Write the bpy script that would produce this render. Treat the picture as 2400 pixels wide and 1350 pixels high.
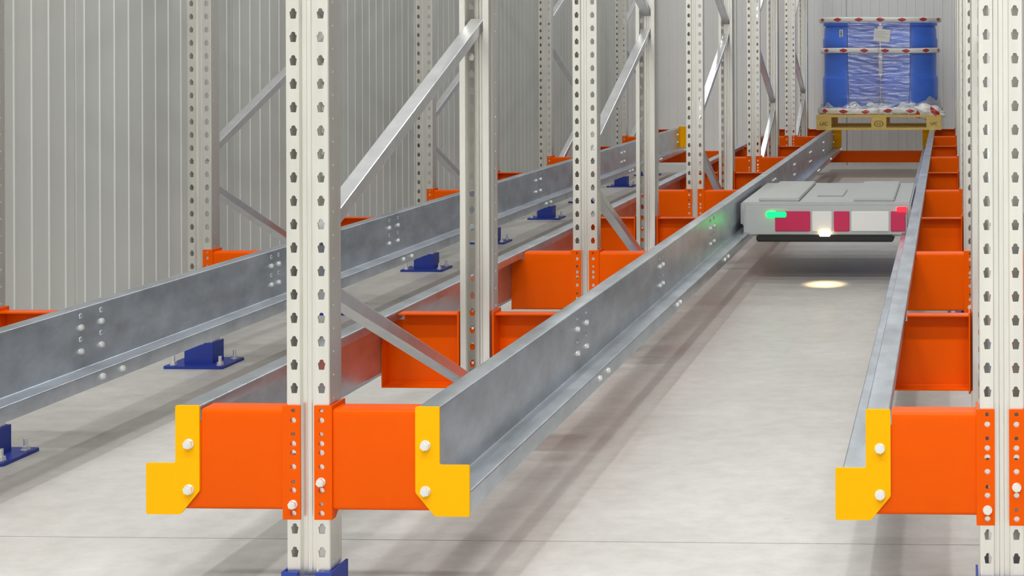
import bpy, bmesh, math, random
from mathutils import Vector, Matrix, noise
from mathutils.geometry import tessellate_polygon
random.seed(7)
PI = math.pi
S = bpy.context.scene
for o in list(bpy.data.objects):
    bpy.data.objects.remove(o)
C = S.collection

# ------------------------------------------------------------------ camera
F_PX, PPX, PPY = 3160.0, 2116.94, 111.85
YAW, PITCH, ROLL = 0.0332, -0.0002, -0.0033
fw = Vector((-math.sin(YAW) * math.cos(PITCH), math.cos(YAW) * math.cos(PITCH), math.sin(PITCH)))
rt = Vector((math.cos(YAW), math.sin(YAW), 0))
up = rt.cross(fw)
rt2 = math.cos(ROLL) * rt + math.sin(ROLL) * up
up2 = -math.sin(ROLL) * rt + math.cos(ROLL) * up
cd = bpy.data.cameras.new('camera')
cd.sensor_fit = 'HORIZONTAL'
cd.sensor_width = 36.0
cd.lens = F_PX / 2400 * 36
cd.shift_x = (1200 - PPX) / 2400
cd.shift_y = (PPY - 675) / 2400
cd.clip_start = 0.05
cam = bpy.data.objects.new('camera', cd)
M3 = Matrix((rt2, up2, -fw)).transposed()
cam.matrix_world = Matrix.Translation((1.3683, -2.8349, 1.203)) @ M3.to_4x4()
C.objects.link(cam)
S.camera = cam

# ------------------------------------------------------------------ world, lamps, exposure
w = bpy.data.worlds.new('world')
S.world = w
w.use_nodes = True
w.node_tree.nodes['Background'].inputs[0].default_value = (1.0, 0.985, 0.96, 1)
w.node_tree.nodes['Background'].inputs[1].default_value = 0.02
S.view_settings.view_transform = 'Standard'
S.view_settings.look = 'None'
S.view_settings.gamma = 1
S.view_settings.use_curve_mapping = False
S.view_settings.exposure = -0.40


def area(name, loc, sx, sy, power, rot=(0, 0, 0), col=(1, 0.993, 0.97)):
    l = bpy.data.lights.new(name, 'AREA')
    l.shape = 'RECTANGLE'
    l.size, l.size_y = sx, sy
    l.energy = power
    l.color = col
    o = bpy.data.objects.new(name, l)
    o.location = loc
    o.rotation_euler = rot
    C.objects.link(o)
    return o


# rows of ceiling luminaires above the lanes (long side along the lanes)
for x, y, e in ((-0.55, 0.3, 60), (-0.55, 3.3, 36), (-0.55, 6.3, 14), (-0.55, 9.3, 90),
                (1.05, 0.3, 36), (1.05, 3.3, 30), (1.05, 6.3, 34), (1.05, 9.3, 22)):
    area('lane_luminaire', (x, y, 6.6), 0.20, 0.32, e)
# luminaires above the open aisle in front of the rack
for x in (-1.2, 1.0, 3.2):
    for y in (-2.6, -6.0):
        area('aisle_luminaire', (x, y, 6.6), 1.5, 0.25, 145)


# ------------------------------------------------------------------ materials
def mat(name, base, rough=0.5, metal=0.0, var=0.0, vscale=8.0, vstretch=(1, 1, 1), bump=0.0, bscale=60.0,
        rvar=0.0, spec=0.5, base2=None, detail=4.0, coat=0.0):
    m = bpy.data.materials.new(name)
    m.use_nodes = True
    nt = m.node_tree
    b = nt.nodes['Principled BSDF']
    b.inputs['Base Color'].default_value = (*base, 1)
    b.inputs['Roughness'].default_value = rough
    b.inputs['Metallic'].default_value = metal
    b.inputs['Specular IOR Level'].default_value = spec
    b.inputs['Coat Weight'].default_value = coat
    b.inputs['Coat Roughness'].default_value = 0.12
    if var or base2 or bump or rvar:
        tc = nt.nodes.new('ShaderNodeTexCoord')
        mp = nt.nodes.new('ShaderNodeMapping')
        mp.inputs['Scale'].default_value = vstretch
        nt.links.new(tc.outputs['Object'], mp.inputs['Vector'])
        n = nt.nodes.new('ShaderNodeTexNoise')
        n.inputs['Scale'].default_value = vscale
        n.inputs['Detail'].default_value = detail
        n.inputs['Roughness'].default_value = 0.6
        nt.links.new(mp.outputs[0], n.inputs['Vector'])
        if var or base2:
            r = nt.nodes.new('ShaderNodeValToRGB')
            r.color_ramp.elements[0].position = 0.3
            r.color_ramp.elements[1].position = 0.7
            lo = base2 if base2 else tuple(c * (1 - var) for c in base)
            hi = base if base2 else tuple(min(1, c * (1 + var)) for c in base)
            r.color_ramp.elements[0].color = (*lo, 1)
            r.color_ramp.elements[1].color = (*hi, 1)
            nt.links.new(n.outputs['Fac'], r.inputs['Fac'])
            nt.links.new(r.outputs['Color'], b.inputs['Base Color'])
        if rvar:
            mr = nt.nodes.new('ShaderNodeMapRange')
            mr.inputs['To Min'].default_value = rough - rvar
            mr.inputs['To Max'].default_value = rough + rvar
            nt.links.new(n.outputs['Fac'], mr.inputs['Value'])
            nt.links.new(mr.outputs[0], b.inputs['Roughness'])
        if bump:
            n2 = nt.nodes.new('ShaderNodeTexNoise')
            n2.inputs['Scale'].default_value = bscale
            n2.inputs['Detail'].default_value = 3
            nt.links.new(mp.outputs[0], n2.inputs['Vector'])
            bp = nt.nodes.new('ShaderNodeBump')
            bp.inputs['Strength'].default_value = bump
            bp.inputs['Distance'].default_value = 0.01
            nt.links.new(n2.outputs['Fac'], bp.inputs['Height'])
            nt.links.new(bp.outputs[0], b.inputs['Normal'])
    return m


def emis(name, col, strength):
    m = bpy.data.materials.new(name)
    m.use_nodes = True
    b = m.node_tree.nodes['Principled BSDF']
    b.inputs['Base Color'].default_value = (*col, 1)
    b.inputs['Emission Color'].default_value = (*col, 1)
    b.inputs['Emission Strength'].default_value = strength
    return m


M = {}
M['post'] = mat('galvanised_post', (0.86, 0.85, 0.805), 0.38, 0.92, var=0.05, vscale=5, vstretch=(6, 6, 0.6), rvar=0.06)
M['brace'] = mat('galvanised_brace', (0.72, 0.73, 0.75), 0.33, 0.8, var=0.06, vscale=20, rvar=0.05)
# zinc spangle on the rails
m = mat('galvanised_rail', (0.53, 0.57, 0.63), 0.34, 0.85, var=0.20, vscale=13, vstretch=(1, 0.55, 1), rvar=0.10, bump=0.02, bscale=30, detail=7)
M['rail'] = m
M['orange'] = mat('orange_paint', (0.83, 0.100, 0.0), 0.27, 0.0, var=0.03, vscale=7, spec=0.09, bump=0.015, bscale=300)
M['yellow'] = mat('yellow_paint', (0.98, 0.465, 0.0), 0.45, 0.0, spec=0.1, bump=0.012, bscale=300)
M['blue'] = mat('blue_paint', (0.022, 0.05, 0.34), 0.4, 0.0, spec=0.45, var=0.05)
M['zinc'] = mat('zinc_bolt', (0.86, 0.86, 0.84), 0.28, 0.6)
M['concrete'] = mat('polished_concrete', (0.66, 0.655, 0.635), 0.42, 0.0, base2=(0.57, 0.56, 0.535), vscale=2.2, vstretch=(0.8, 1.6, 1), rvar=0.08, spec=0.4, detail=9)
m = M['concrete']
nt = m.node_tree
bs = nt.nodes['Principled BSDF']
src = bs.inputs['Base Color'].links[0].from_socket
tc = nt.nodes.new('ShaderNodeTexCoord')
mp = nt.nodes.new('ShaderNodeMapping')
mp.inputs['Scale'].default_value = (6, 9, 1)
nt.links.new(tc.outputs['Object'], mp.inputs[0])
n1 = nt.nodes.new('ShaderNodeTexNoise')
n1.inputs['Scale'].default_value = 2.2
n1.inputs['Detail'].default_value = 10
n1.inputs['Roughness'].default_value = 0.72
nt.links.new(mp.outputs[0], n1.inputs['Vector'])
r1 = nt.nodes.new('ShaderNodeValToRGB')
r1.color_ramp.elements[0].position = 0.32
r1.color_ramp.elements[0].color = (0.86, 0.853, 0.835, 1)
r1.color_ramp.elements[1].position = 0.62
r1.color_ramp.elements[1].color = (1, 1, 1, 1)
nt.links.new(n1.outputs['Fac'], r1.inputs['Fac'])
n2 = nt.nodes.new('ShaderNodeTexNoise')          # sparse dark scuffs
n2.inputs['Scale'].default_value = 3.3
n2.inputs['Detail'].default_value = 6
n2.inputs['Distortion'].default_value = 1.2
nt.links.new(mp.outputs[0], n2.inputs['Vector'])
r2 = nt.nodes.new('ShaderNodeValToRGB')
r2.color_ramp.elements[0].position = 0.70
r2.color_ramp.elements[0].color = (1, 1, 1, 1)
r2.color_ramp.elements[1].position = 0.80
r2.color_ramp.elements[1].color = (0.72, 0.70, 0.67, 1)
nt.links.new(n2.outputs['Fac'], r2.inputs['Fac'])
for nn in (r1, r2):
    mx = nt.nodes.new('ShaderNodeMix')
    mx.data_type = 'RGBA'
    mx.blend_type = 'MULTIPLY'
    mx.inputs['Factor'].default_value = 1.0
    nt.links.new(src, mx.inputs['A'])
    nt.links.new(nn.outputs['Color'], mx.inputs['B'])
    src = mx.outputs['Result']
nt.links.new(src, bs.inputs['Base Color'])
M['gap'] = mat('joint_filler', (0.12, 0.115, 0.105), 0.9)
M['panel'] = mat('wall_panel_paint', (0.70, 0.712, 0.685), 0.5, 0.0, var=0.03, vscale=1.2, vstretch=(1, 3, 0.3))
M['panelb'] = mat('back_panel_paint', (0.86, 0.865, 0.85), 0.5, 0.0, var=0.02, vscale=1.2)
M['ceil'] = mat('ceiling_paint', (0.4, 0.4, 0.39), 0.8)
M['hall'] = mat('darkened_hall_wall', (0.16, 0.16, 0.16), 0.7)  # unseen right wall, darkened to cut bounced light, as dark racks would
M['drum'] = mat('blue_drum_plastic', (0.03, 0.19, 0.92), 0.35, 0.0, spec=0.45, var=0.06)
M['wood'] = mat('pallet_wood', (0.88, 0.63, 0.20), 0.7, 0.0, base2=(0.70, 0.47, 0.13), vscale=6, vstretch=(1, 6, 6), detail=8)
M['ink'] = mat('black_ink', (0.03, 0.025, 0.02), 0.8)
M['paper'] = mat('white_paper', (0.85, 0.85, 0.83), 0.7)
M['shell'] = mat('shuttle_white_cover', (0.50, 0.52, 0.515), 0.4, var=0.03)
M['red'] = mat('shuttle_red_panel', (0.62, 0.02, 0.10), 0.35)
M['dark'] = mat('dark_grey_plastic', (0.06, 0.06, 0.065), 0.5)
M['rubber'] = mat('black_rubber', (0.02, 0.02, 0.02), 0.7)
M['led_green'] = emis('green_led', (0.0, 1.0, 0.10), 4.5)
M['led_red'] = emis('red_led', (1.0, 0.01, 0.02), 4)
M['led_warm'] = emis('warm_lamp_lens', (1.0, 0.75, 0.4), 12)


# ------------------------------------------------------------------ mesh helpers
class MB:
    def __init__(s):
        s.v, s.f = [], []

    def add(s, vs, fs):
        o = len(s.v)
        s.v += [tuple(p) for p in vs]
        s.f += [tuple(i + o for i in f) for f in fs]
        return s

    def box(s, x0, x1, y0, y1, z0, z1):
        vs = [(x, y, z) for x in (x0, x1) for y in (y0, y1) for z in (z0, z1)]
        return s.add(vs, [(0, 1, 3, 2), (4, 6, 7, 5), (0, 4, 5, 1), (2, 3, 7, 6), (0, 2, 6, 4), (1, 5, 7, 3)])

    def prism(s, poly, fn, a, b):
        """extrude a closed 2-D polygon between a and b; fn(u, v, t) -> xyz"""
        n = len(poly)
        vs = [fn(u, v, a) for u, v in poly] + [fn(u, v, b) for u, v in poly]
        fs = [(i, (i + 1) % n, n + (i + 1) % n, n + i) for i in range(n)]
        tri = tessellate_polygon([[Vector((u, v, 0)) for u, v in poly]])
        fs += [t[::-1] for t in tri] + [tuple(i + n for i in t) for t in tri]
        return s.add(vs, fs)

    def sheet(s, line, t, fn, a, b):
        return s.prism(thick(line, t), fn, a, b)

    def lathe(s, prof, n=24, fn=None):
        """revolve (r, h) profile about the third axis"""
        fn = fn or (lambda x, y, z: (x, y, z))
        k = len(prof)
        vs, fs = [], []
        for i in range(n):
            a = 2 * PI * i / n
            for r, h in prof:
                vs.append(fn(r * math.cos(a), r * math.sin(a), h))
        for i in range(n):
            j = (i + 1) % n
            for q in range(k - 1):
                fs.append((i * k + q, j * k + q, j * k + q + 1, i * k + q + 1))
        return s.add(vs, fs)

    def perforated(s, x0, x1, zb, holes, t, fn):
        """strip x0..x1 cut into cells at heights zb; holes[i] is a polygon (list of (x, z)) or None; fn(x, z, d) -> xyz"""
        for i in range(len(zb) - 1):
            za, zc = zb[i], zb[i + 1]
            outer = [(x0, za), (x1, za), (x1, zc), (x0, zc)]
            h = holes[i]
            loops = [[Vector((x, z, 0)) for x, z in outer]]
            pts = list(outer)
            if h:
                loops.append([Vector((x, z, 0)) for x, z in h])
                pts += list(h)
            tri = tessellate_polygon(loops)
            n = len(pts)
            vs = [fn(x, z, 0) for x, z in pts] + [fn(x, z, t) for x, z in pts]
            fs = [tuple(q) for q in tri] + [tuple(q2 + n for q2 in q[::-1]) for q in tri]
            if h:
                k = len(h)
                fs += [(4 + j, 4 + (j + 1) % k, n + 4 + (j + 1) % k, n + 4 + j) for j in range(k)]
            fs += [(0, 3, n + 3, n), (1, n + 1, n + 2, 2)]
            if i == 0:
                fs.append((0, n, n + 1, 1))
            if i == len(zb) - 2:
                fs.append((3, 2, n + 2, n + 3))
            s.add(vs, fs)
        return s

    def mesh(s, name, material, smooth=None):
        me = bpy.data.meshes.new(name)
        me.from_pydata(s.v, [], s.f)
        bm = bmesh.new()
        bm.from_mesh(me)
        bmesh.ops.recalc_face_normals(bm, faces=bm.faces)
        bm.to_mesh(me)
        bm.free()
        me.materials.append(material)
        if smooth:
            for p in me.polygons:
                p.use_smooth = True
            me.set_sharp_from_angle(angle=math.radians(smooth))
        return me

    def obj(s, name, material, parent=None, smooth=None):
        return link(name, s.mesh(name, material, smooth), parent)


def thick(line, t):
    """closed polygon of constant thickness t around an open polyline (offset to the left side)"""
    L = [Vector(p) for p in line]
    off = []
    for i, p in enumerate(L):
        d1 = (L[i] - L[i - 1]).normalized() if i else None
        d2 = (L[i + 1] - L[i]).normalized() if i < len(L) - 1 else None
        n1 = Vector((-d1.y, d1.x)) if d1 else None
        n2 = Vector((-d2.y, d2.x)) if d2 else None
        if n1 and n2:
            b = (n1 + n2).normalized()
            off.append(p + b * (t / max(0.3, b.dot(n1))))
        else:
            off.append(p + (n1 or n2) * t)
    return [tuple(p) for p in L] + [tuple(p) for p in reversed(off)]


def rounded(line, r, n=4):
    """round the inner corners of a polyline"""
    L = [Vector(p) for p in line]
    out = [tuple(L[0])]
    for i in range(1, len(L) - 1):
        a, b, c = L[i - 1], L[i], L[i + 1]
        u, v = (a - b).normalized(), (c - b).normalized()
        rr = min(r, (a - b).length * .45, (c - b).length * .45)
        p0, p1 = b + u * rr, b + v * rr
        for k in range(n + 1):
            t = k / n
            q = p0 * (1 - t) ** 2 + b * 2 * t * (1 - t) + p1 * t * t
            out.append(tuple(q))
    out.append(tuple(L[-1]))
    return out


def link(name, me, parent=None):
    o = bpy.data.objects.new(name, me)
    C.objects.link(o)
    o.parent = parent
    return o


def tag(o, label, cat, group=None):
    o['label'] = label
    o['category'] = cat
    if group:
        o['group'] = group
    return o


def thing(name, label, cat, loc=(0, 0, 0), group=None):
    o = bpy.data.objects.new(name, None)
    o.empty_display_size = 0.1
    C.objects.link(o)
    o.location = loc
    return tag(o, label, cat, group)


def struct(o, label=None, cat=None):
    o['kind'] = 'structure'
    if label:
        o['label'] = label
    if cat:
        o['category'] = cat
    return o


def circ(cx, cz, r, n=8, ph=0):
    return [(cx + r * math.cos(2 * PI * i / n + ph), cz + r * math.sin(2 * PI * i / n + ph)) for i in range(n)]


def hexbolt(mb, fn, r=0.012, h=0.008):
    """hex head with a washer along +t; fn(u, v, t)"""
    mb.prism(circ(0, 0, r * 1.12, 14), fn, 0, 0.0022)
    mb.prism(circ(0, 0, r, 6, 0.3), fn, 0.0022, h)
    mb.prism(circ(0, 0, r * 0.62, 8), fn, h, h + 0.0012)
    return mb


XYZ = lambda u, v, t: (u, v, t)

# ------------------------------------------------------------------ the setting
X_L, Y_B = -1.93, 10.95
JOINTS = [-9.0, 0.427, 6.43, Y_B + 0.1]
fl = MB().box(-2.1, 7.2, -9.0, Y_B + 0.1, -0.30, -0.06).obj('floor', M['gap'])
struct(fl, 'light grey polished concrete floor of the hall', 'floor')
for i in range(3):
    MB().box(-2.1, 7.2, JOINTS[i] + 0.002, JOINTS[i + 1] - 0.002, -0.06, 0.0).obj('floor_slab', M['concrete'], fl)
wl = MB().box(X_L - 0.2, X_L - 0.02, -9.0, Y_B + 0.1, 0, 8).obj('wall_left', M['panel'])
struct(wl, 'light grey ribbed insulated panel wall left of the rack', 'wall')
# ribbed wall panel, 12 ribs, along +Y
PW = 1.13
RP = 0.0925
ln = [(0, 0.0), (0.004, 0.0)]
prof = [(0.0025, -0.012), (0.0055, 0.0)]
for k in range(12):
    c = 0.056 + k * RP
    prof += [(c - 0.006, 0.0), (c - 0.003, 0.004), (c + 0.003, 0.004), (c + 0.006, 0.0)]
prof += [(PW - 0.0055, 0.0), (PW - 0.0025, -0.012)]
poly = prof + [(PW - 0.0025, -0.02), (0.0025, -0.02)]
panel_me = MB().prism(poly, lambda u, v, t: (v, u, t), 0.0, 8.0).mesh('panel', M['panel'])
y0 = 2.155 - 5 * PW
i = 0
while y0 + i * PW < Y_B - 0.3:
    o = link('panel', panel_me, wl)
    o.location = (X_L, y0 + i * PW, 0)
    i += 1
wb = MB().box(X_L - 0.2, 7.2, Y_B + 0.02, Y_B + 0.2, 0, 8).obj('wall_back', M['panelb'])
struct(wb, 'white insulated panel wall behind the wrapped pallet', 'wall')
panelb_me = MB().prism(poly, lambda u, v, t: (u, -v, t), 0.0, 8.0).mesh('panel', M['panelb'])
i = 0
while X_L + i * PW < 6.3:
    o = link('panel', panelb_me, wb)
    o.location = (X_L + i * PW, Y_B, 0)
    i += 1
struct(MB().box(7.0, 7.2, -9.0, Y_B, 0, 8).obj('wall_right', M['hall']), 'darkened grey wall on the far right of the hall', 'wall')
struct(MB().box(X_L - 0.2, 7.2, -9.2, -9.0, 0, 8).obj('wall_front', M['panelb']), 'white panel wall behind the viewer', 'wall')
struct(MB().box(X_L - 0.2, 7.2, -9.2, Y_B + 0.2, 8.0, 8.2).obj('ceiling', M['ceil']), 'pale ceiling of the hall', 'ceiling')

# ------------------------------------------------------------------ upright frames
ROW = {'left': -1.4785, 'centre': 0.0, 'right': 1.4785}
PH = 3.0          # post height
HW, PD = 0.0465, 0.065
Z0 = 0.080        # first hole
GH = 0.0175       # half width of the centre groove


def post_mesh():
    mb = MB()
    zs = [0.055 + 0.05 * k for k in range(59)]
    zb = [0.012] + zs + [PH]
    pent = [(-0.0056, -0.0112), (0.0056, -0.0112), (0.0078, 0.0015), (0.0078, 0.0035), (0.0052, 0.0045),
            (0.0043, 0.0085), (0.0022, 0.0108), (-0.0022, 0.0108), (-0.0043, 0.0085), (-0.0052, 0.0045),
            (-0.0078, 0.0035), (-0.0078, 0.0015)]
    T = 0.0025
    for sx in (-1, 1):
        hs = [None] + [[(sx * 0.0297 + x, z + Z0 + 0.05 * k) for x, z in pent] for k in range(58)] + [None]
        a, b = sorted((sx * GH, sx * (HW - 0.002)))
        mb.perforated(a, b, zb, hs, T, lambda x, z, d: (x, d, z))
        # side flange with small round holes, seen from the lane
        hs = [None] + [circ(0.020, Z0 + 0.025 + 0.05 * k - 0.001, 0.0032, 6) for k in range(58)] + [None]
        zs2 = [0.012] + [0.080 + 0.05 * k for k in range(59)] + [PH]
        zs2 = [z for z in zs2 if z <= PH]
        hs = [None] + [circ(0.020, (zs2[q] + zs2[q + 1]) / 2, 0.0032, 6) for q in range(1, len(zs2) - 2)] + [None]
        mb.perforated(0.002, 0.041, zs2, hs, T, lambda y, z, d, sx=sx: (sx * (HW - d), y, z))
        # rounded corner
        mb.prism([(sx * (HW - 0.0035), 0.0), (sx * (HW - 0.0012), 0.0007), (sx * HW, 0.003), (sx * (HW - 0.003), 0.003)], XYZ, 0.012, PH)
        # jog, rear flange and inward lip
        ln = [(sx * HW, 0.041), (sx * (HW - 0.004), 0.045), (sx * (HW - 0.004), PD), (sx * (HW - 0.020), PD), (sx * (HW - 0.020), PD - 0.010)]
        mb.prism(thick(ln, 0.0022 * (1 if sx > 0 else -1)), XYZ, 0.012, PH)
    g = [(-GH, 0.0), (-GH + 0.0025, 0.010), (-0.006, 0.010), (-0.004, 0.0085), (0.004, 0.0085), (0.006, 0.010), (GH - 0.0025, 0.010), (GH, 0.0)]
    mb.prism(thick(g, 0.0025), XYZ, 0.012, PH)
    return mb.mesh('post', M['post'])


POST = post_mesh()


def foot_meshes():
    # blue socket: U shape round the post foot
    mb = MB()
    o, h = HW + 0.003, 0.090
    mb.box(-o - 0.005, -o, -0.004, PD + 0.004, 0.010, h)
    mb.box(o, o + 0.005, -0.004, PD + 0.004, 0.010, h)
    mb.box(-o - 0.005, -GH - 0.002, -0.010, -0.0045, 0.010, h)
    mb.box(GH + 0.002, o + 0.005, -0.010, -0.0045, 0.010, h)
    mb.box(-GH - 0.002, GH + 0.002, -0.010, -0.0045, 0.010, h - 0.008)
    soc = mb.mesh('foot_socket', M['blue'])
    pl = MB().prism([(-0.115, -0.045), (-0.108, -0.050), (0.108, -0.050), (0.115, -0.045), (0.115, 0.105), (0.108, 0.110), (-0.108, 0.110), (-0.115, 0.105)],
                    XYZ, 0.0, 0.010).mesh('base_plate', M['blue'])
    an = hexbolt(MB(), XYZ, 0.012, 0.012)
    an.prism(circ(0, 0, 0.006, 8), XYZ, 0.012, 0.034)
    return soc, pl, an.mesh('anchor_bolt', M['zinc'])


SOC, PLATE, ANCH = foot_meshes()
BX, BD = 0.020, 0.034


def brace_obj(root, ya, za, yb, zb, mesh_cache={}):
    L = math.hypot(yb - ya, zb - za)
    key = round(L, 3)
    if key not in mesh_cache:
        # channel open underneath, with returned lips, flattened ends
        ln = [(-0.010, 0.004), (-BX, 0.004), (-BX, BD), (BX, BD), (BX, 0.004), (0.010, 0.004)]
        mb = MB().prism(thick(rounded(ln, 0.003, 2), -0.0022), lambda u, v, t: (u, t, v - BD / 2), 0, L)
        mesh_cache[key] = mb.mesh('brace', M['brace'])
    o = link('brace', mesh_cache[key], root)
    o.location = (0, ya, za)
    o.rotation_euler = (math.atan2(zb - za, yb - ya), 0, 0)
    return o


BOLT_X = hexbolt(MB(), lambda u, v, t: (t, u, v), 0.009, 0.008).mesh('bolt', M['zinc'])
DEPTH = 1.08
ORD = ['front', 'second', 'third', 'fourth', 'rearmost']
ROWTXT = {'left': 'the row beside the ribbed wall', 'centre': 'the middle row', 'right': 'the row at the right edge'}


def frame(row, k):
    x, y = ROW[row], 2.2 * k
    t = thing('upright_frame', f'perforated galvanised upright frame, {ORD[k]} one in {ROWTXT[row]}', 'rack frame', (x, y, 0), 'upright frames of the rack')
    for rear in (0, 1):
        yy = DEPTH if rear else 0
        rz = PI if rear else 0
        p = link('post', POST, t)
        p.location = (0, yy, 0)
        p.rotation_euler = (0, 0, rz)
        f = link('foot', SOC, t)
        f.location = (0, yy, 0)
        f.rotation_euler = (0, 0, rz)
        b = link('base_plate', PLATE, f)
        for sx in (-1, 1):
            for by in (-0.022, 0.082):
                q = link('anchor_bolt', ANCH, f)
                q.location = (sx * 0.090, by, 0.010)
    # zigzag bracing
    lo, hi, ya, yb = 0.745, 1.320, 0.030, DEPTH - 0.030
    zs = [lo - 2 * (hi - lo) + (hi - lo) * j for j in range(9)]
    for j in range(len(zs) - 1):
        za, zb = zs[j], zs[j + 1]
        if za < 0.12 or zb > PH - 0.05:
            continue
        fwd = (j % 2 == 0)
        if k >= 3:
            fwd = not fwd
        c = 0.045 if True else 0
        if fwd:
            brace_obj(t, ya, za + c, yb, zb - c)
        else:
            brace_obj(t, yb, za + c, ya, zb - c)
    # bottom diagonal down to the floor node
    return t


for row in ROW:
    for k in range(5):
        frame(row, k)

# ------------------------------------------------------------------ orange support arms
AT, AB = 0.4344, 0.2185


def arm_meshes():
    # C section, face at y=0 looking to -y, flanges back
    c1 = rounded([(0.048, AT), (0.0, AT), (0.0, 0.408)], 0.009, 4)
    c2 = rounded([(0.0, 0.408), (0.0, AB), (0.048, AB)], 0.009, 4)
    mb = MB().prism(thick(c1, 0.004), lambda u, v, t: (t, u, v), 0.0535, 0.231)
    # lower part carried on under the lip of the rail
    mb.prism(thick(c2, 0.004), lambda u, v, t: (t, u, v), 0.0535, 0.2770)
    body = mb.mesh('arm_body', M['orange'], 35)
    # connector: perforated front leg and solid side wing
    zh = [(.2133, 0.0066), (.233, 0.0046), (.2625, 0.0066), (.281, 0.0046), (.3126, 0.0066), (.343, 0.0066), (.362, 0.0066), (.3828, 0.0046), (.4118, 0.0066), (.433, 0.0046)]
    zb = [0.2002] + [(zh[i][0] + zh[i + 1][0]) / 2 for i in range(len(zh) - 1)] + [0.4434]
    hs = [circ(0.0305, z, r, 10) for z, r in zh]
    mb = MB().perforated(0.0150, 0.0490, zb, hs, 0.004, lambda x, z, d: (x, -0.0006 - d, z))
    wing = [(-0.0046, 0.2002), (0.012, 0.2002), (0.030, 0.2160), (0.060, 0.2160), (0.060, 0.4434), (-0.0046, 0.4434)]
    mb.prism(wing, lambda u, v, t: (t, u, v), 0.0490, 0.0535)
    con = mb.mesh('connector', M['orange'])
    end = MB().box(0.2771, 0.2812, 0.0, 0.048, AB, 0.404).mesh('end_plate', M['orange'])
    return body, con, end


ABODY, ACON, AEND = arm_meshes()
BOLT_F = hexbolt(MB(), lambda u, v, t: (u, -t, v), 0.0088, 0.009).mesh('bolt', M['zinc'])
POSN = ['front', 'second', 'third', 'fourth', 'fifth', 'sixth', 'seventh', 'eighth', 'ninth', 'rearmost']


def post_y(n):
    return 2.2 * (n // 2) + (DEPTH if n % 2 else 0.0)


def arm(row, n, side):
    r = thing('support_arm', f'orange arm reaching {"right" if side > 0 else "left"} from {POSN[n]} post of {ROWTXT[row]}', 'bracket', (ROW[row], post_y(n), 0), 'orange support arms')
    r.scale = (side, -1 if n % 2 else 1, 1)
    link('arm_body', ABODY, r)
    c = link('connector', ACON, r)
    link('end_plate', AEND, r)
    b = link('bolt', BOLT_F, c)
    b.location = (0.0305, -0.0046, 0.281 if side > 0 else 0.233)
    return r


for n in range(10):
    arm('left', n, 1)
    arm('centre', n, -1)
    arm('centre', n, 1)
    arm('right', n, -1)
    if n < 3:
        arm('right', n, 1)

# ------------------------------------------------------------------ rails
R_END = 9.95
WEB, LED, FLG = 0.2851, 0.3497, 0.2350
RT, RLZ, RLIP = 0.4410, 0.2617, 0.2180


def rail_mesh():
    ln = [(FLG, RT - 0.026), (FLG, RT), (WEB, RT), (WEB, RLZ), (LED, RLZ), (LED, RLIP)]
    ln = rounded(ln, 0.004, 3)
    return MB().prism(thick(ln, -0.0035), lambda u, v, t: (u, t, v), 0.0, R_END).mesh('shuttle_rail', M['rail'], 35)


RAIL = rail_mesh()
BOLT_W = hexbolt(MB(), lambda u, v, t: (t, u, v), 0.0085, 0.007).mesh('bolt', M['zinc'])
RIVET = MB().lathe([(0.0085, 0.0), (0.0075, 0.002), (0.004, 0.0036), (0.0, 0.004)], 10, lambda x, y, z: (z, x, y)).mesh('rivet', M['rail'], 50)


def rail(row, side, label, visible_web):
    r = thing('shuttle_rail', label, 'rail', (ROW[row], 0, 0), 'shuttle rails')
    r.scale = (side, 1, 1)
    b = link('rail_profile', RAIL, r)
    if visible_web:
        for n in range(1, 10):
            c, d = (post_y(n) + 0.03, 0.048) if n % 2 else (post_y(n) + 0.012, 0.028)
            for s in (-1, 1):
                for z in (0.384, 0.313):
                    q = link('bolt', BOLT_W, r)
                    q.location = (WEB, c + s * d, z)
                for z in (0.418, 0.349):
                    q = link('rivet', RIVET, r)
                    q.location = (WEB, c + s * d, z)
                q = link('bolt', BOLT_W, r)
                q.location = (LED, c + s * d, 0.241)
    return r


rail('left', 1, 'long galvanised rail carried by the arms of the row beside the ribbed wall', True)
rail('centre', -1, 'long galvanised rail on the left of the middle post row', False)
rail('centre', 1, 'long galvanised rail on the right of the middle post row, nearest lane', True)
rail('right', -1, 'galvanised rail on the left of the post row at the right edge', False)
rail('right', 1, 'galvanised rail beyond the post row at the right edge', False)


# ------------------------------------------------------------------ yellow end stops
def rounded_poly(pts, r=0.004):
    out = []
    n = len(pts)
    for i in range(n):
        a, b, c = Vector(pts[i - 1]), Vector(pts[i]), Vector(pts[(i + 1) % n])
        p0 = b + (a - b).normalized() * r
        p1 = b + (c - b).normalized() * r
        for t in (0, .5, 1):
            out.append(tuple(p0 * (1 - t) ** 2 + b * 2 * t * (1 - t) + p1 * t * t))
    return out


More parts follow.
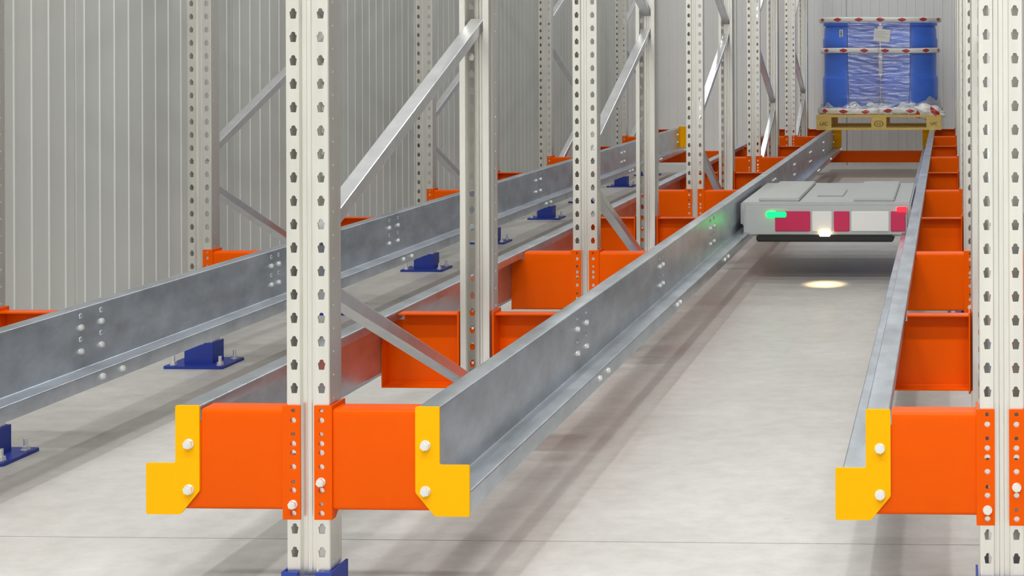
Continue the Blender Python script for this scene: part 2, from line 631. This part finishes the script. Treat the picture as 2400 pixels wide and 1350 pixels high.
stop_poly = rounded_poly([(0.2336, 0.4426), (0.2858, 0.4426), (0.2858, 0.3190), (0.3500, 0.3190), (0.3500, 0.2097), (0.2755, 0.2097), (0.2336, 0.2600)])
STOP = MB().prism(stop_poly, lambda u, v, t: (u, t, v), -0.0055, -0.0008).mesh('end_stop', M['yellow'])
BOLT_S = hexbolt(MB(), lambda u, v, t: (u, -t, v), 0.0100, 0.009).mesh('bolt', M['zinc'])
for row, side, lab in (('left', 1, 'yellow steel end stop on the rail beside the ribbed wall'),
                       ('centre', -1, 'yellow steel end stop on the rail left of the middle front post'),
                       ('centre', 1, 'yellow steel end stop on the rail right of the middle front post'),
                       ('right', -1, 'yellow steel end stop on the rail left of the right-hand front post')):
    r = thing('end_stop', lab, 'end stop', (ROW[row], 0, 0), 'yellow front end stops')
    r.scale = (side, 1, 1)
    link('stop_plate', STOP, r)
    for z in (0.361, 0.2637):
        b = link('bolt', BOLT_S, r)
        b.location = (0.256, -0.0055, z)
RSTOP = MB().box(WEB + 0.0005, LED + 0.004, R_END - 0.012, R_END - 0.004, RLZ + 0.0005, 0.4560)
RSTOP.box(WEB + 0.0005, WEB + 0.006, R_END - 0.055, R_END - 0.012, RLZ + 0.0005, 0.4560)
RSTOP = RSTOP.mesh('rear_stop', M['yellow'])
for row, side, lab in (('left', 1, 'yellow rear stop at the far end of the rail beside the ribbed wall'),
                       ('centre', -1, 'yellow rear stop at the far end of the rail left of the middle row'),
                       ('centre', 1, 'yellow rear stop under the left side of the wrapped pallet'),
                       ('right', -1, 'yellow rear stop under the right side of the wrapped pallet')):
    r = link('rear_stop', RSTOP)
    r.location = (ROW[row], 0, 0)
    r.scale = (side, 1, 1)
    tag(r, lab, 'end stop', 'yellow rear stops')

# orange cross beams low between the rows at the rear
CB = MB()
CB.prism(thick(rounded([(0.046, 0.215), (0.0, 0.215), (0.0, 0.105), (0.046, 0.105)], 0.006, 3), 0.004), lambda u, v, t: (t, u, v), 0.0560, 1.4225)
CB = CB.mesh('cross_beam', M['orange'])
for row, lab in (('left', 'dark orange cross beam low across the far end of the left lane'), ('centre', 'dark orange cross beam under the wrapped pallet')):
    t = thing('cross_beam', lab, 'beam', (ROW[row], 10.03, 0), 'rear cross beams')
    link('beam_profile', CB, t)
    for a in (0.048, 1.4225):
        MB().box(a, a + 0.008, -0.090, 0.046, 0.095, 0.225).obj('end_bracket', M['orange'], t)

# ------------------------------------------------------------------ pallet with two wrapped drums
PX, PY, PZ = 0.727, 9.60, RT + 0.0005
K = 0.965
pal = thing('pallet', 'yellowish wooden pallet resting on the rails at the far end', 'pallet', (PX, PY, PZ))
W2, D = 0.6 * K, 0.8 * K


def plank(nm, x0, x1, y0, y1, z0, z1, parent=pal, m='wood'):
    o = MB()
    b = 0.003
    o.prism(rounded_poly([(x0, z0), (x1, z0), (x1, z1), (x0, z1)], b), lambda u, v, t: (u, t, v), y0, y1)
    return o.obj(nm, M[m], parent)


for yc, wd in ((0.05, 0.10), (0.40, 0.145), (0.75, 0.10)):
    plank('bottom_board', -W2, W2, (yc - wd / 2) * K, (yc + wd / 2) * K, 0.0, 0.022 * K)
blocks = {}
for yc in (0.05, 0.40, 0.75):
    for xi, xc in enumerate((-0.5275, 0.0, 0.5275)):
        o = plank('block', (xc - 0.0725) * K, (xc + 0.0725) * K, (yc - 0.05) * K, (yc + 0.05) * K, 0.022 * K, 0.100 * K)
        if yc == 0.05:
            blocks[xi] = o
for xc in (-0.5275, 0.0, 0.5275):
    plank('stringer_board', (xc - 0.0725) * K, (xc + 0.0725) * K, 0.0, D, 0.100 * K, 0.122 * K)
for yc, wd in ((0.0725, 0.145), (0.235, 0.10), (0.40, 0.145), (0.565, 0.10), (0.7275, 0.145)):
    plank('top_board', -W2, W2, (yc - wd / 2) * K, (yc + wd / 2) * K, 0.122 * K, 0.144 * K)


def lettering(txt, size, loc, parent, name='lettering'):
    cu = bpy.data.curves.new(name, 'FONT')
    cu.body = txt
    cu.size = size
    cu.align_x = 'CENTER'
    cu.extrude = 0.0004
    t = bpy.data.objects.new(name, cu)
    C.objects.link(t)
    bpy.context.view_layer.update()
    me = bpy.data.meshes.new_from_object(t.evaluated_get(bpy.context.evaluated_depsgraph_get()))
    bpy.data.objects.remove(t)
    me.materials.clear()
    me.materials.append(M['ink'])
    o = link(name, me, parent)
    o.rotation_euler = (PI / 2, 0, 0)
    o.location = loc
    return o


lettering('UIC', 0.046, (-0.5275 * K, -0.0006, 0.045 * K), blocks[0])
lettering('UIC', 0.040, (0.5275 * K, -0.0006, 0.048 * K), blocks[2])
ring = MB()
for a in range(20):
    p = [(math.cos(2 * PI * (a + q) / 20) * rr * 1.5, math.sin(2 * PI * (a + q) / 20) * rr) for q, rr in ((0, .028), (1, .028), (1, .024), (0, .024))]
    ring.prism(p, lambda u, v, t: (u, -t, 0.060 * K + v), 0.0002, 0.0008)
ring.obj('stamp_ring', M['ink'], blocks[1])
lettering('EUR', 0.024, (0, -0.0006, 0.052 * K), blocks[1])

DZ = PZ + 0.144 * K
DR, DH = 0.272, 0.862


def drum(xc, lab):
    t = thing('drum', lab, 'drum', (xc, PY + 0.335, DZ + 0.001), 'drums on the pallet')
    p = [(0.0, 0.0), (0.235, 0.0), (0.250, 0.012), (DR - 0.002, 0.06), (DR, 0.33), (DR - 0.006, 0.345), (DR - 0.014, 0.36),
         (DR - 0.014, 0.60), (DR - 0.006, 0.61), (DR - 0.003, 0.63), (DR - 0.003, 0.695), (DR - 0.012, 0.71), (DR - 0.016, 0.80), (DR - 0.03, 0.822), (0.20, 0.828), (0, 0.828)]
    MB().lathe(p, 48).obj('body', M['drum'], t, 40)
    MB().lathe([(DR - 0.030, 0.822), (DR - 0.008, 0.824), (DR - 0.004, 0.838), (DR - 0.008, 0.852), (DR - 0.030, 0.854), (DR - 0.034, 0.838), (DR - 0.030, 0.822)], 48).obj('rim', M['drum'], t, 40)
    for a in (0.6, 0.6 + PI):
        q = MB().lathe([(0.036, 0.828), (0.036, 0.842), (0.030, 0.846), (0, 0.846)], 16).obj('bung_cap', M['drum'], t, 40)
        q.location = (0.18 * math.cos(a), 0.18 * math.sin(a), 0)
    return t


d1 = drum(PX - 0.2735, 'blue plastic drum on the left half of the wrapped pallet')
d2 = drum(PX + 0.2735, 'blue plastic drum on the right half of the wrapped pallet')
# barcode sticker bent round the left drum
def curved(mb, r, a0, a1, z0, z1, n=6, t=0.0008):
    vs, fs = [], []
    for i in range(n + 1):
        a = a0 + (a1 - a0) * i / n
        for q in (r, r + t):
            for z in (z0, z1):
                vs.append((q * math.cos(a), q * math.sin(a), z))
    for i in range(n):
        k = i * 4
        fs += [(k + 2, k + 6, k + 7, k + 3), (k, k + 1, k + 5, k + 4), (k + 1, k + 3, k + 7, k + 5), (k, k + 4, k + 6, k + 2)]
    fs += [(0, 2, 3, 1), (n * 4, n * 4 + 1, n * 4 + 3, n * 4 + 2)]
    return mb.add(vs, fs)


A0 = -PI / 2 - 0.38
lb = curved(MB(), DR - 0.0135, A0, A0 + 0.14, 0.625, 0.790).obj('barcode_sticker', M['paper'], d1)
lb['label'] = 'white barcode sticker'
bars = MB()
z = 0.640
while z < 0.775:
    h = random.choice((0.004, 0.007, 0.010))
    curved(bars, DR - 0.0125, A0 + 0.035, A0 + 0.105, z, z + h, 3, 0.0004)
    z += h + random.choice((0.004, 0.006))
bars.obj('bars', M['ink'], lb)


# stretch film hull
def stadium(u, r):
    """point and outward normal of a stadium path, u in 0..1, starting at the front middle"""
    a = 0.277
    per = 4 * a + 2 * PI * r
    s = (u % 1.0) * per
    if s < a:
        return Vector((s, -r)), Vector((0, -1))
    s -= a
    if s < PI * r:
        t = -PI / 2 + s / r
        return Vector((a + r * math.cos(t), r * math.sin(t))), Vector((math.cos(t), math.sin(t)))
    s -= PI * r
    if s < 2 * a:
        return Vector((a - s, r)), Vector((0, 1))
    s -= 2 * a
    if s < PI * r:
        t = PI / 2 + s / r
        return Vector((-a + r * math.cos(t), r * math.sin(t))), Vector((math.cos(t), math.sin(t)))
    s -= PI * r
    return Vector((-a + s, -r)), Vector((0, -1))


def film(name, milk, gloss, rough, dist, scale=(4, 4, 22)):
    wm = bpy.data.materials.new(name)
    wm.use_nodes = True
    nt = wm.node_tree
    for n in list(nt.nodes):
        nt.nodes.remove(n)
    N = nt.nodes.new
    out = N('ShaderNodeOutputMaterial')
    tr = N('ShaderNodeBsdfTransparent')
    tr.inputs[0].default_value = (0.95, 0.96, 0.98, 1)
    gl = N('ShaderNodeBsdfGlossy')
    gl.inputs['Roughness'].default_value = rough
    df = N('ShaderNodeBsdfDiffuse')
    df.inputs[0].default_value = (0.85, 0.87, 0.90, 1)
    tc = N('ShaderNodeTexCoord')
    mp = N('ShaderNodeMapping')
    mp.inputs['Scale'].default_value = scale
    ns = N('ShaderNodeTexNoise')
    ns.inputs['Scale'].default_value = 2.2
    ns.inputs['Detail'].default_value = 4
    bp = N('ShaderNodeBump')
    bp.inputs['Strength'].default_value = 1.0
    bp.inputs['Distance'].default_value = dist
    nt.links.new(tc.outputs['Object'], mp.inputs[0])
    nt.links.new(mp.outputs[0], ns.inputs['Vector'])
    nt.links.new(ns.outputs['Fac'], bp.inputs['Height'])
    nt.links.new(bp.outputs[0], gl.inputs['Normal'])
    m1 = N('ShaderNodeMixShader')
    m1.inputs[0].default_value = milk
    m2 = N('ShaderNodeMixShader')
    m2.inputs[0].default_value = gloss
    nt.links.new(tr.outputs[0], m1.inputs[1])
    nt.links.new(df.outputs[0], m1.inputs[2])
    nt.links.new(m1.outputs[0], m2.inputs[1])
    nt.links.new(gl.outputs[0], m2.inputs[2])
    nt.links.new(m2.outputs[0], out.inputs[0])
    return wm


M['film'] = film('stretch_film', 0.03, 0.07, 0.10, 0.006)
M['film_taut'] = film('taut_film', 0.05, 0.13, 0.11, 0.008)
M['film_milky'] = film('milky_film', 0.42, 0.30, 0.16, 0.012, (14, 14, 26))

tm = bpy.data.materials.new('red_white_tape')
tm.use_nodes = True
nt = tm.node_tree
b = nt.nodes['Principled BSDF']
b.inputs['Roughness'].default_value = 0.3
uv = nt.nodes.new('ShaderNodeUVMap')
sep = nt.nodes.new('ShaderNodeSeparateXYZ')
nt.links.new(uv.outputs[0], sep.inputs[0])


def mth(op, a, bb=None, c=None):
    n = nt.nodes.new('ShaderNodeMath')
    n.operation = op
    for i, v in enumerate((a, bb, c)):
        if v is None:
            continue
        if isinstance(v, (int, float)):
            n.inputs[i].default_value = v
        else:
            nt.links.new(v, n.inputs[i])
    return n.outputs[0]


fx = mth('FRACT', sep.outputs[0])
dx = mth('ABSOLUTE', mth('SUBTRACT', fx, 0.5))
dv = mth('ABSOLUTE', mth('SUBTRACT', sep.outputs[1], 0.5))
su = mth('ADD', mth('MULTIPLY', dx, 1.0), mth('MULTIPLY', mth('POWER', dv, 1.6), 0.9))
msk = mth('LESS_THAN', su, 0.20)
mx = nt.nodes.new('ShaderNodeMix')
mx.data_type = 'RGBA'
mx.inputs['A'].default_value = (0.82, 0.81, 0.79, 1)
mx.inputs['B'].default_value = (0.52, 0.05, 0.06, 1)
nt.links.new(msk, mx.inputs['Factor'])
nt.links.new(mx.outputs['Result'], b.inputs['Base Color'])
M['tape'] = tm

WC = (PX, PY + 0.335, 0)
wrap = thing('stretch_wrap', 'clear wrinkled stretch film around the two blue drums', 'stretch film', (WC[0], WC[1], DZ))
NU, NV = 150, 60
vs, fs = [], []
ZT, ZB_ = 0.872, 0.012
for j in range(NV + 1):
    tz = j / NV
    z = ZB_ + (ZT - ZB_) * tz
    flare = 0.022 * max(0, 1 - tz / 0.22) ** 1.5 + 0.010 * max(0, (tz - 0.88) / 0.12)
    for i in range(NU):
        u = i / NU
        p, n = stadium(u, DR + 0.007 + flare)
        q = Vector((p.x * 3, p.y * 3, z * 16))
        amp = 0.0035 + 0.010 * max(0, 1 - tz / 0.22)
        d = amp * noise.noise(q) + amp * 0.6 * noise.noise(q * 2.7 + Vector((5, 1, 2)))
        if tz < 0.22:
            d += 0.012 * (1 - tz / 0.22) * noise.noise(Vector((p.x * 22, p.y * 22, z * 40)))
        d = max(d, -0.004)
        vs.append((p.x + n.x * d, p.y + n.y * d, z))
for j in range(NV):
    for i in range(NU):
        a, c = j * NU + i, j * NU + (i + 1) % NU
        fs.append((a, c, c + NU, a + NU))
MB().add(vs, fs).obj('film', M['film'], wrap, 60)
# top sheet of film
vs, fs = [], []
for q in range(7):
    for i in range(NU):
        p, n = stadium(i / NU, DR + 0.017)
        s_ = 1 - q / 6.0
        vs.append((p.x * (0.55 + 0.45 * s_) if q else p.x, p.y * s_, ZT + (0.006 * noise.noise(Vector((p.x * 9 * s_, p.y * 9, q)))) if q else ZT))
for q in range(6):
    for i in range(NU):
        a, c = q * NU + i, q * NU + (i + 1) % NU
        fs.append((a, c, c + NU, a + NU))
MB().add(vs, fs).obj('top_film', M['film'], wrap, 60)


# crumpled white skirt of film over the pallet edge
sk = M['film_milky']
vs, fs = [], []
NS = 240
for j in range(15):
    tz = j / 14
    for i in range(NS):
        p, n = stadium(i / NS, DR + 0.012)
        edge = 0.105 + 0.06 * noise.noise(Vector((p.x * 2.3, p.y * 2.3, 4.4))) + 0.05 * noise.noise(Vector((p.x * 14, p.y * 14, 1.4)))
        z = 0.004 + tz * edge
        q = Vector((p.x * 17, p.y * 17, z * 30))
        d = 0.026 * (1 - tz) ** 1.2 + (0.004 + 0.010 * (1 - tz)) * (noise.noise(q) + 0.6 * noise.noise(q * 2.3)) * (1 if 0 < tz < 1 else 0.7)
        vs.append((p.x + n.x * max(d, -0.002), p.y + n.y * max(d, -0.002), z))
for j in range(14):
    for i in range(NS):
        a, c = j * NS + i, j * NS + (i + 1) % NS
        fs.append((a, c, c + NS, a + NS))
o = MB().add(vs, fs).obj('film_skirt', sk, wrap, 70)
o['label'] = 'crumpled white film at the foot'


# taut front web of film bridging the two drums, with folded edges
vs, fs = [], []
NX, NZ = 60, 90
for j in range(NZ + 1):
    for i in range(NX + 1):
        x = -0.292 + 0.584 * i / NX
        z = 0.02 + 0.845 * j / NZ
        tap = math.sin(PI * i / NX)
        y = -DR - 0.0115 - 0.004 * noise.noise(Vector((x * 4, 0.3, z * 34 + x * 9))) - 0.003 * tap * noise.noise(Vector((x * 9, 2.3, z * 60)))
        vs.append((x, y, z))
for j in range(NZ):
    for i in range(NX):
        a = j * (NX + 1) + i
        fs.append((a, a + 1, a + NX + 2, a + NX + 1))
o = MB().add(vs, fs).obj('film_web', M['film_taut'], wrap, 60)
o['label'] = 'shiny taut film between the drums'
fold_m = mat('folded_film_edge', (0.10, 0.12, 0.16), 0.3)
for sx in (-1, 1):
    mb = MB()
    pr_ = []
    for k in range(61):
        z = 0.05 + 0.80 * k / 60
        pr_.append(Vector((sx * (0.292 - 0.022 * (1 - z) ** 4) + 0.003 * noise.noise(Vector((sx, 1, z * 14))), -DR - 0.012, z)))
    vs, fs = [], []
    for k, p in enumerate(pr_):
        r_ = 0.0028 + 0.0014 * noise.noise(Vector((sx * 3, 0, k * 0.9)))
        for q in range(5):
            vs.append((p.x + r_ * math.cos(2 * PI * q / 5), p.y + r_ * math.sin(2 * PI * q / 5), p.z))
    for k in range(60):
        for q in range(5):
            fs.append((k * 5 + q, k * 5 + (q + 1) % 5, k * 5 + 5 + (q + 1) % 5, k * 5 + 5 + q))
    mb.add(vs, fs).obj('film_fold', fold_m, wrap)


def tape(z0, z1, r, name, label, reps=15, wob=0.0, phase=0.0, du=(0, 1), crumple=0.0):
    n = 160
    mb = MB()
    vs, fs, uvs = [], [], []
    rows = 5
    for i in range(n + 1):
        u = du[0] + (du[1] - du[0]) * i / n
        for j in range(rows):
            v = j / (rows - 1)
            p, nn = stadium(u, r)
            q = Vector((p.x * 8, p.y * 8, v * 2 + z0 * 9))
            d = 0.003 * noise.noise(q) + crumple * noise.noise(q * 3.3) + 0.004 * (1 - (2 * v - 1) ** 2)
            zz = z0 + (z1 - z0) * v + wob * noise.noise(Vector((p.x * 2.5, p.y * 2.5, 3.1 + z0))) + crumple * 0.7 * noise.noise(q * 2.9 + Vector((9, 2, 1)))
            vs.append((p.x + nn.x * d, p.y + nn.y * d, zz))
            uvs.append((u * reps + phase, v))
    for i in range(n):
        for j in range(rows - 1):
            a = i * rows + j
            fs.append((a, a + rows, a + rows + 1, a + 1))
    me = bpy.data.meshes.new(name)
    me.from_pydata(vs, [], fs)
    ul = me.uv_layers.new(name='UVMap')
    for lp in me.loops:
        ul.data[lp.index].uv = uvs[lp.vertex_index]
    me.materials.append(M['tape'])
    for p in me.polygons:
        p.use_smooth = True
    o = link(name, me, wrap)
    md = o.modifiers.new('thickness', 'SOLIDIFY')
    md.thickness = 0.0012
    if label:
        o['label'] = label
    return o


tape(0.858, 0.905, DR + 0.030, 'tape_band', 'upper red and white printed tape band', 15, 0.004, 0.42)
tape(0.570, 0.618, DR + 0.014, 'tape_band', 'middle red and white printed tape band', 15, 0.008, 0.2)
tape(0.010, 0.062, DR + 0.042, 'tape_band', 'lower crumpled red and white tape band', 15, 0.018, 0.1, crumple=0.010)
# bunched knot of film and tape at the lower right corner
kn = bmesh.new()
bmesh.ops.create_icosphere(kn, subdivisions=4, radius=1)
for v in kn.verts:
    c = v.co.copy()
    f = 1 + 0.30 * noise.noise(c * 2.4) + 0.16 * noise.noise(c * 6.0)
    v.co = Vector((c.x * 0.155 * f, c.y * 0.075 * f, c.z * 0.070 * f - 0.02 * c.x))
uvl = kn.loops.layers.uv.new('UVMap')
for f in kn.faces:
    for l in f.loops:
        l[uvl].uv = (l.vert.co.x * 5.5 + 0.1 + l.vert.co.z * 4, 0.5 + l.vert.co.z * 7)
    f.smooth = True
me = bpy.data.meshes.new('tape_knot')
kn.to_mesh(me)
kn.free()
me.materials.append(M['tape'])
o = link('tape_knot', me, wrap)
o.location = (0.447, -0.262, 0.022)
o['label'] = 'crumpled bunch of tape and film'
# document pocket
lab = MB().box(-0.075, 0.075, -0.0015, 0.0, -0.058, 0.058).obj('paper_label', M['paper'], wrap)
lab.location = (0.030, -DR - 0.017, 0.735)
lab.rotation_euler = (0, 0.10, 0)
lab['label'] = 'tilted white paper label'
lines = MB()
for k, wdt in enumerate((0.09, 0.11, 0.07, 0.10)):
    lines.box(-0.06, -0.06 + wdt, -0.0022, -0.0016, 0.034 - k * 0.017, 0.0365 - k * 0.017)
lines.obj('printed_lines', mat('grey_ink', (0.45, 0.45, 0.47), 0.8), lab)

# ------------------------------------------------------------------ pallet shuttle on the rails
SX, SY = 0.73925, 4.02
sh = thing('pallet_shuttle', 'flat white and red pallet shuttle with lamps, running between the rails', 'shuttle vehicle', (SX, SY, RLZ))
SW, SL = 0.438, 1.02


def bevbox(x0, x1, y0, y1, z0, z1, b, name, material, parent):
    bm = bmesh.new()
    bmesh.ops.create_cube(bm, size=1)
    for v in bm.verts:
        v.co = Vector(((x0 + x1) / 2 + v.co.x * (x1 - x0), (y0 + y1) / 2 + v.co.y * (y1 - y0), (z0 + z1) / 2 + v.co.z * (z1 - z0)))
    bmesh.ops.bevel(bm, geom=bm.edges[:], offset=b, segments=2, affect='EDGES')
    me = bpy.data.meshes.new(name)
    bm.to_mesh(me)
    bm.free()
    me.materials.append(material)
    for p in me.polygons:
        p.use_smooth = True
    me.set_sharp_from_angle(angle=0.6)
    return link(name, me, parent)


bevbox(-SW, SW, 0.03, SL, 0.030, 0.150, 0.008, 'chassis', M['shell'], sh)
bevbox(-0.352, 0.352, 0.012, SL - 0.03, -0.040, 0.034, 0.006, 'underbody', M['dark'], sh)
bevbox(-SW + 0.02, SW - 0.02, -0.004, 0.034, -0.020, 0.132, 0.010, 'front_cover', M['shell'], sh)
bevbox(-0.350, 0.350, -0.022, 0.004, -0.046, -0.012, 0.006, 'bumper', M['rubber'], sh)
for x0, x1, nm, mt in ((-0.255, -0.075, 'red_panel', 'red'), (0.045, 0.125, 'red_panel', 'red'), (0.335, 0.410, 'red_panel', 'red'), (-0.065, 0.035, 'white_panel', 'paper'), (0.135, 0.325, 'white_panel', 'paper')):
    bevbox(x0, x1, -0.010, 0.000, 0.006, 0.108, 0.003, nm, M[mt], sh)
for x in (-0.245, 0.245):
    p = bevbox(x - 0.105, x + 0.105, 0.07, SL - 0.06, 0.150, 0.166, 0.004, 'lift_plate', M['shell'], sh)
bevbox(-0.07, 0.07, 0.30, 0.62, 0.1495, 0.156, 0.003, 'service_hatch', M['shell'], sh)
for sx in (-1, 1):
    for y in (0.14, 0.40, 0.64, 0.88):
        w_ = MB().lathe([(0.0, -0.018), (0.040, -0.018), (0.045, -0.014), (0.045, 0.014), (0.040, 0.018), (0, 0.018)], 20, lambda a, bb, c: (c, a, bb)).obj('wheel', M['dark'], sh, 40)
        w_.location = (sx * 0.418, y, 0.0455)
g = bevbox(-0.050, 0.050, -0.016, -0.002, -0.014, 0.014, 0.005, 'status_lamp', M['led_green'], sh)
g.location = (0.492 - SX, -0.001, 0.092)
g['label'] = 'glowing green status lamp'
g = bevbox(-0.026, 0.026, -0.014, -0.002, -0.013, 0.013, 0.004, 'status_lamp', M['led_red'], sh)
g.location = (0.392, -0.001, 0.118)
g['label'] = 'glowing red status lamp'
hl = bevbox(-0.028, 0.028, -0.02, -0.002, -0.014, 0.004, 0.004, 'headlamp', M['led_warm'], sh)
hl.location = (0.0, -0.004, -0.004)
hl['label'] = 'warm white lamp shining on the floor'
sp = bpy.data.lights.new('headlamp_beam', 'SPOT')
sp.energy = 14
sp.color = (1, 0.72, 0.36)
sp.spot_size = 1.0
sp.spot_blend = 1.0
sp.shadow_soft_size = 0.02
so = bpy.data.objects.new('headlamp_beam', sp)
C.objects.link(so)
so.parent = sh
so.location = (0, -0.045, -0.025)
so.rotation_euler = (0.12, 0, 0)
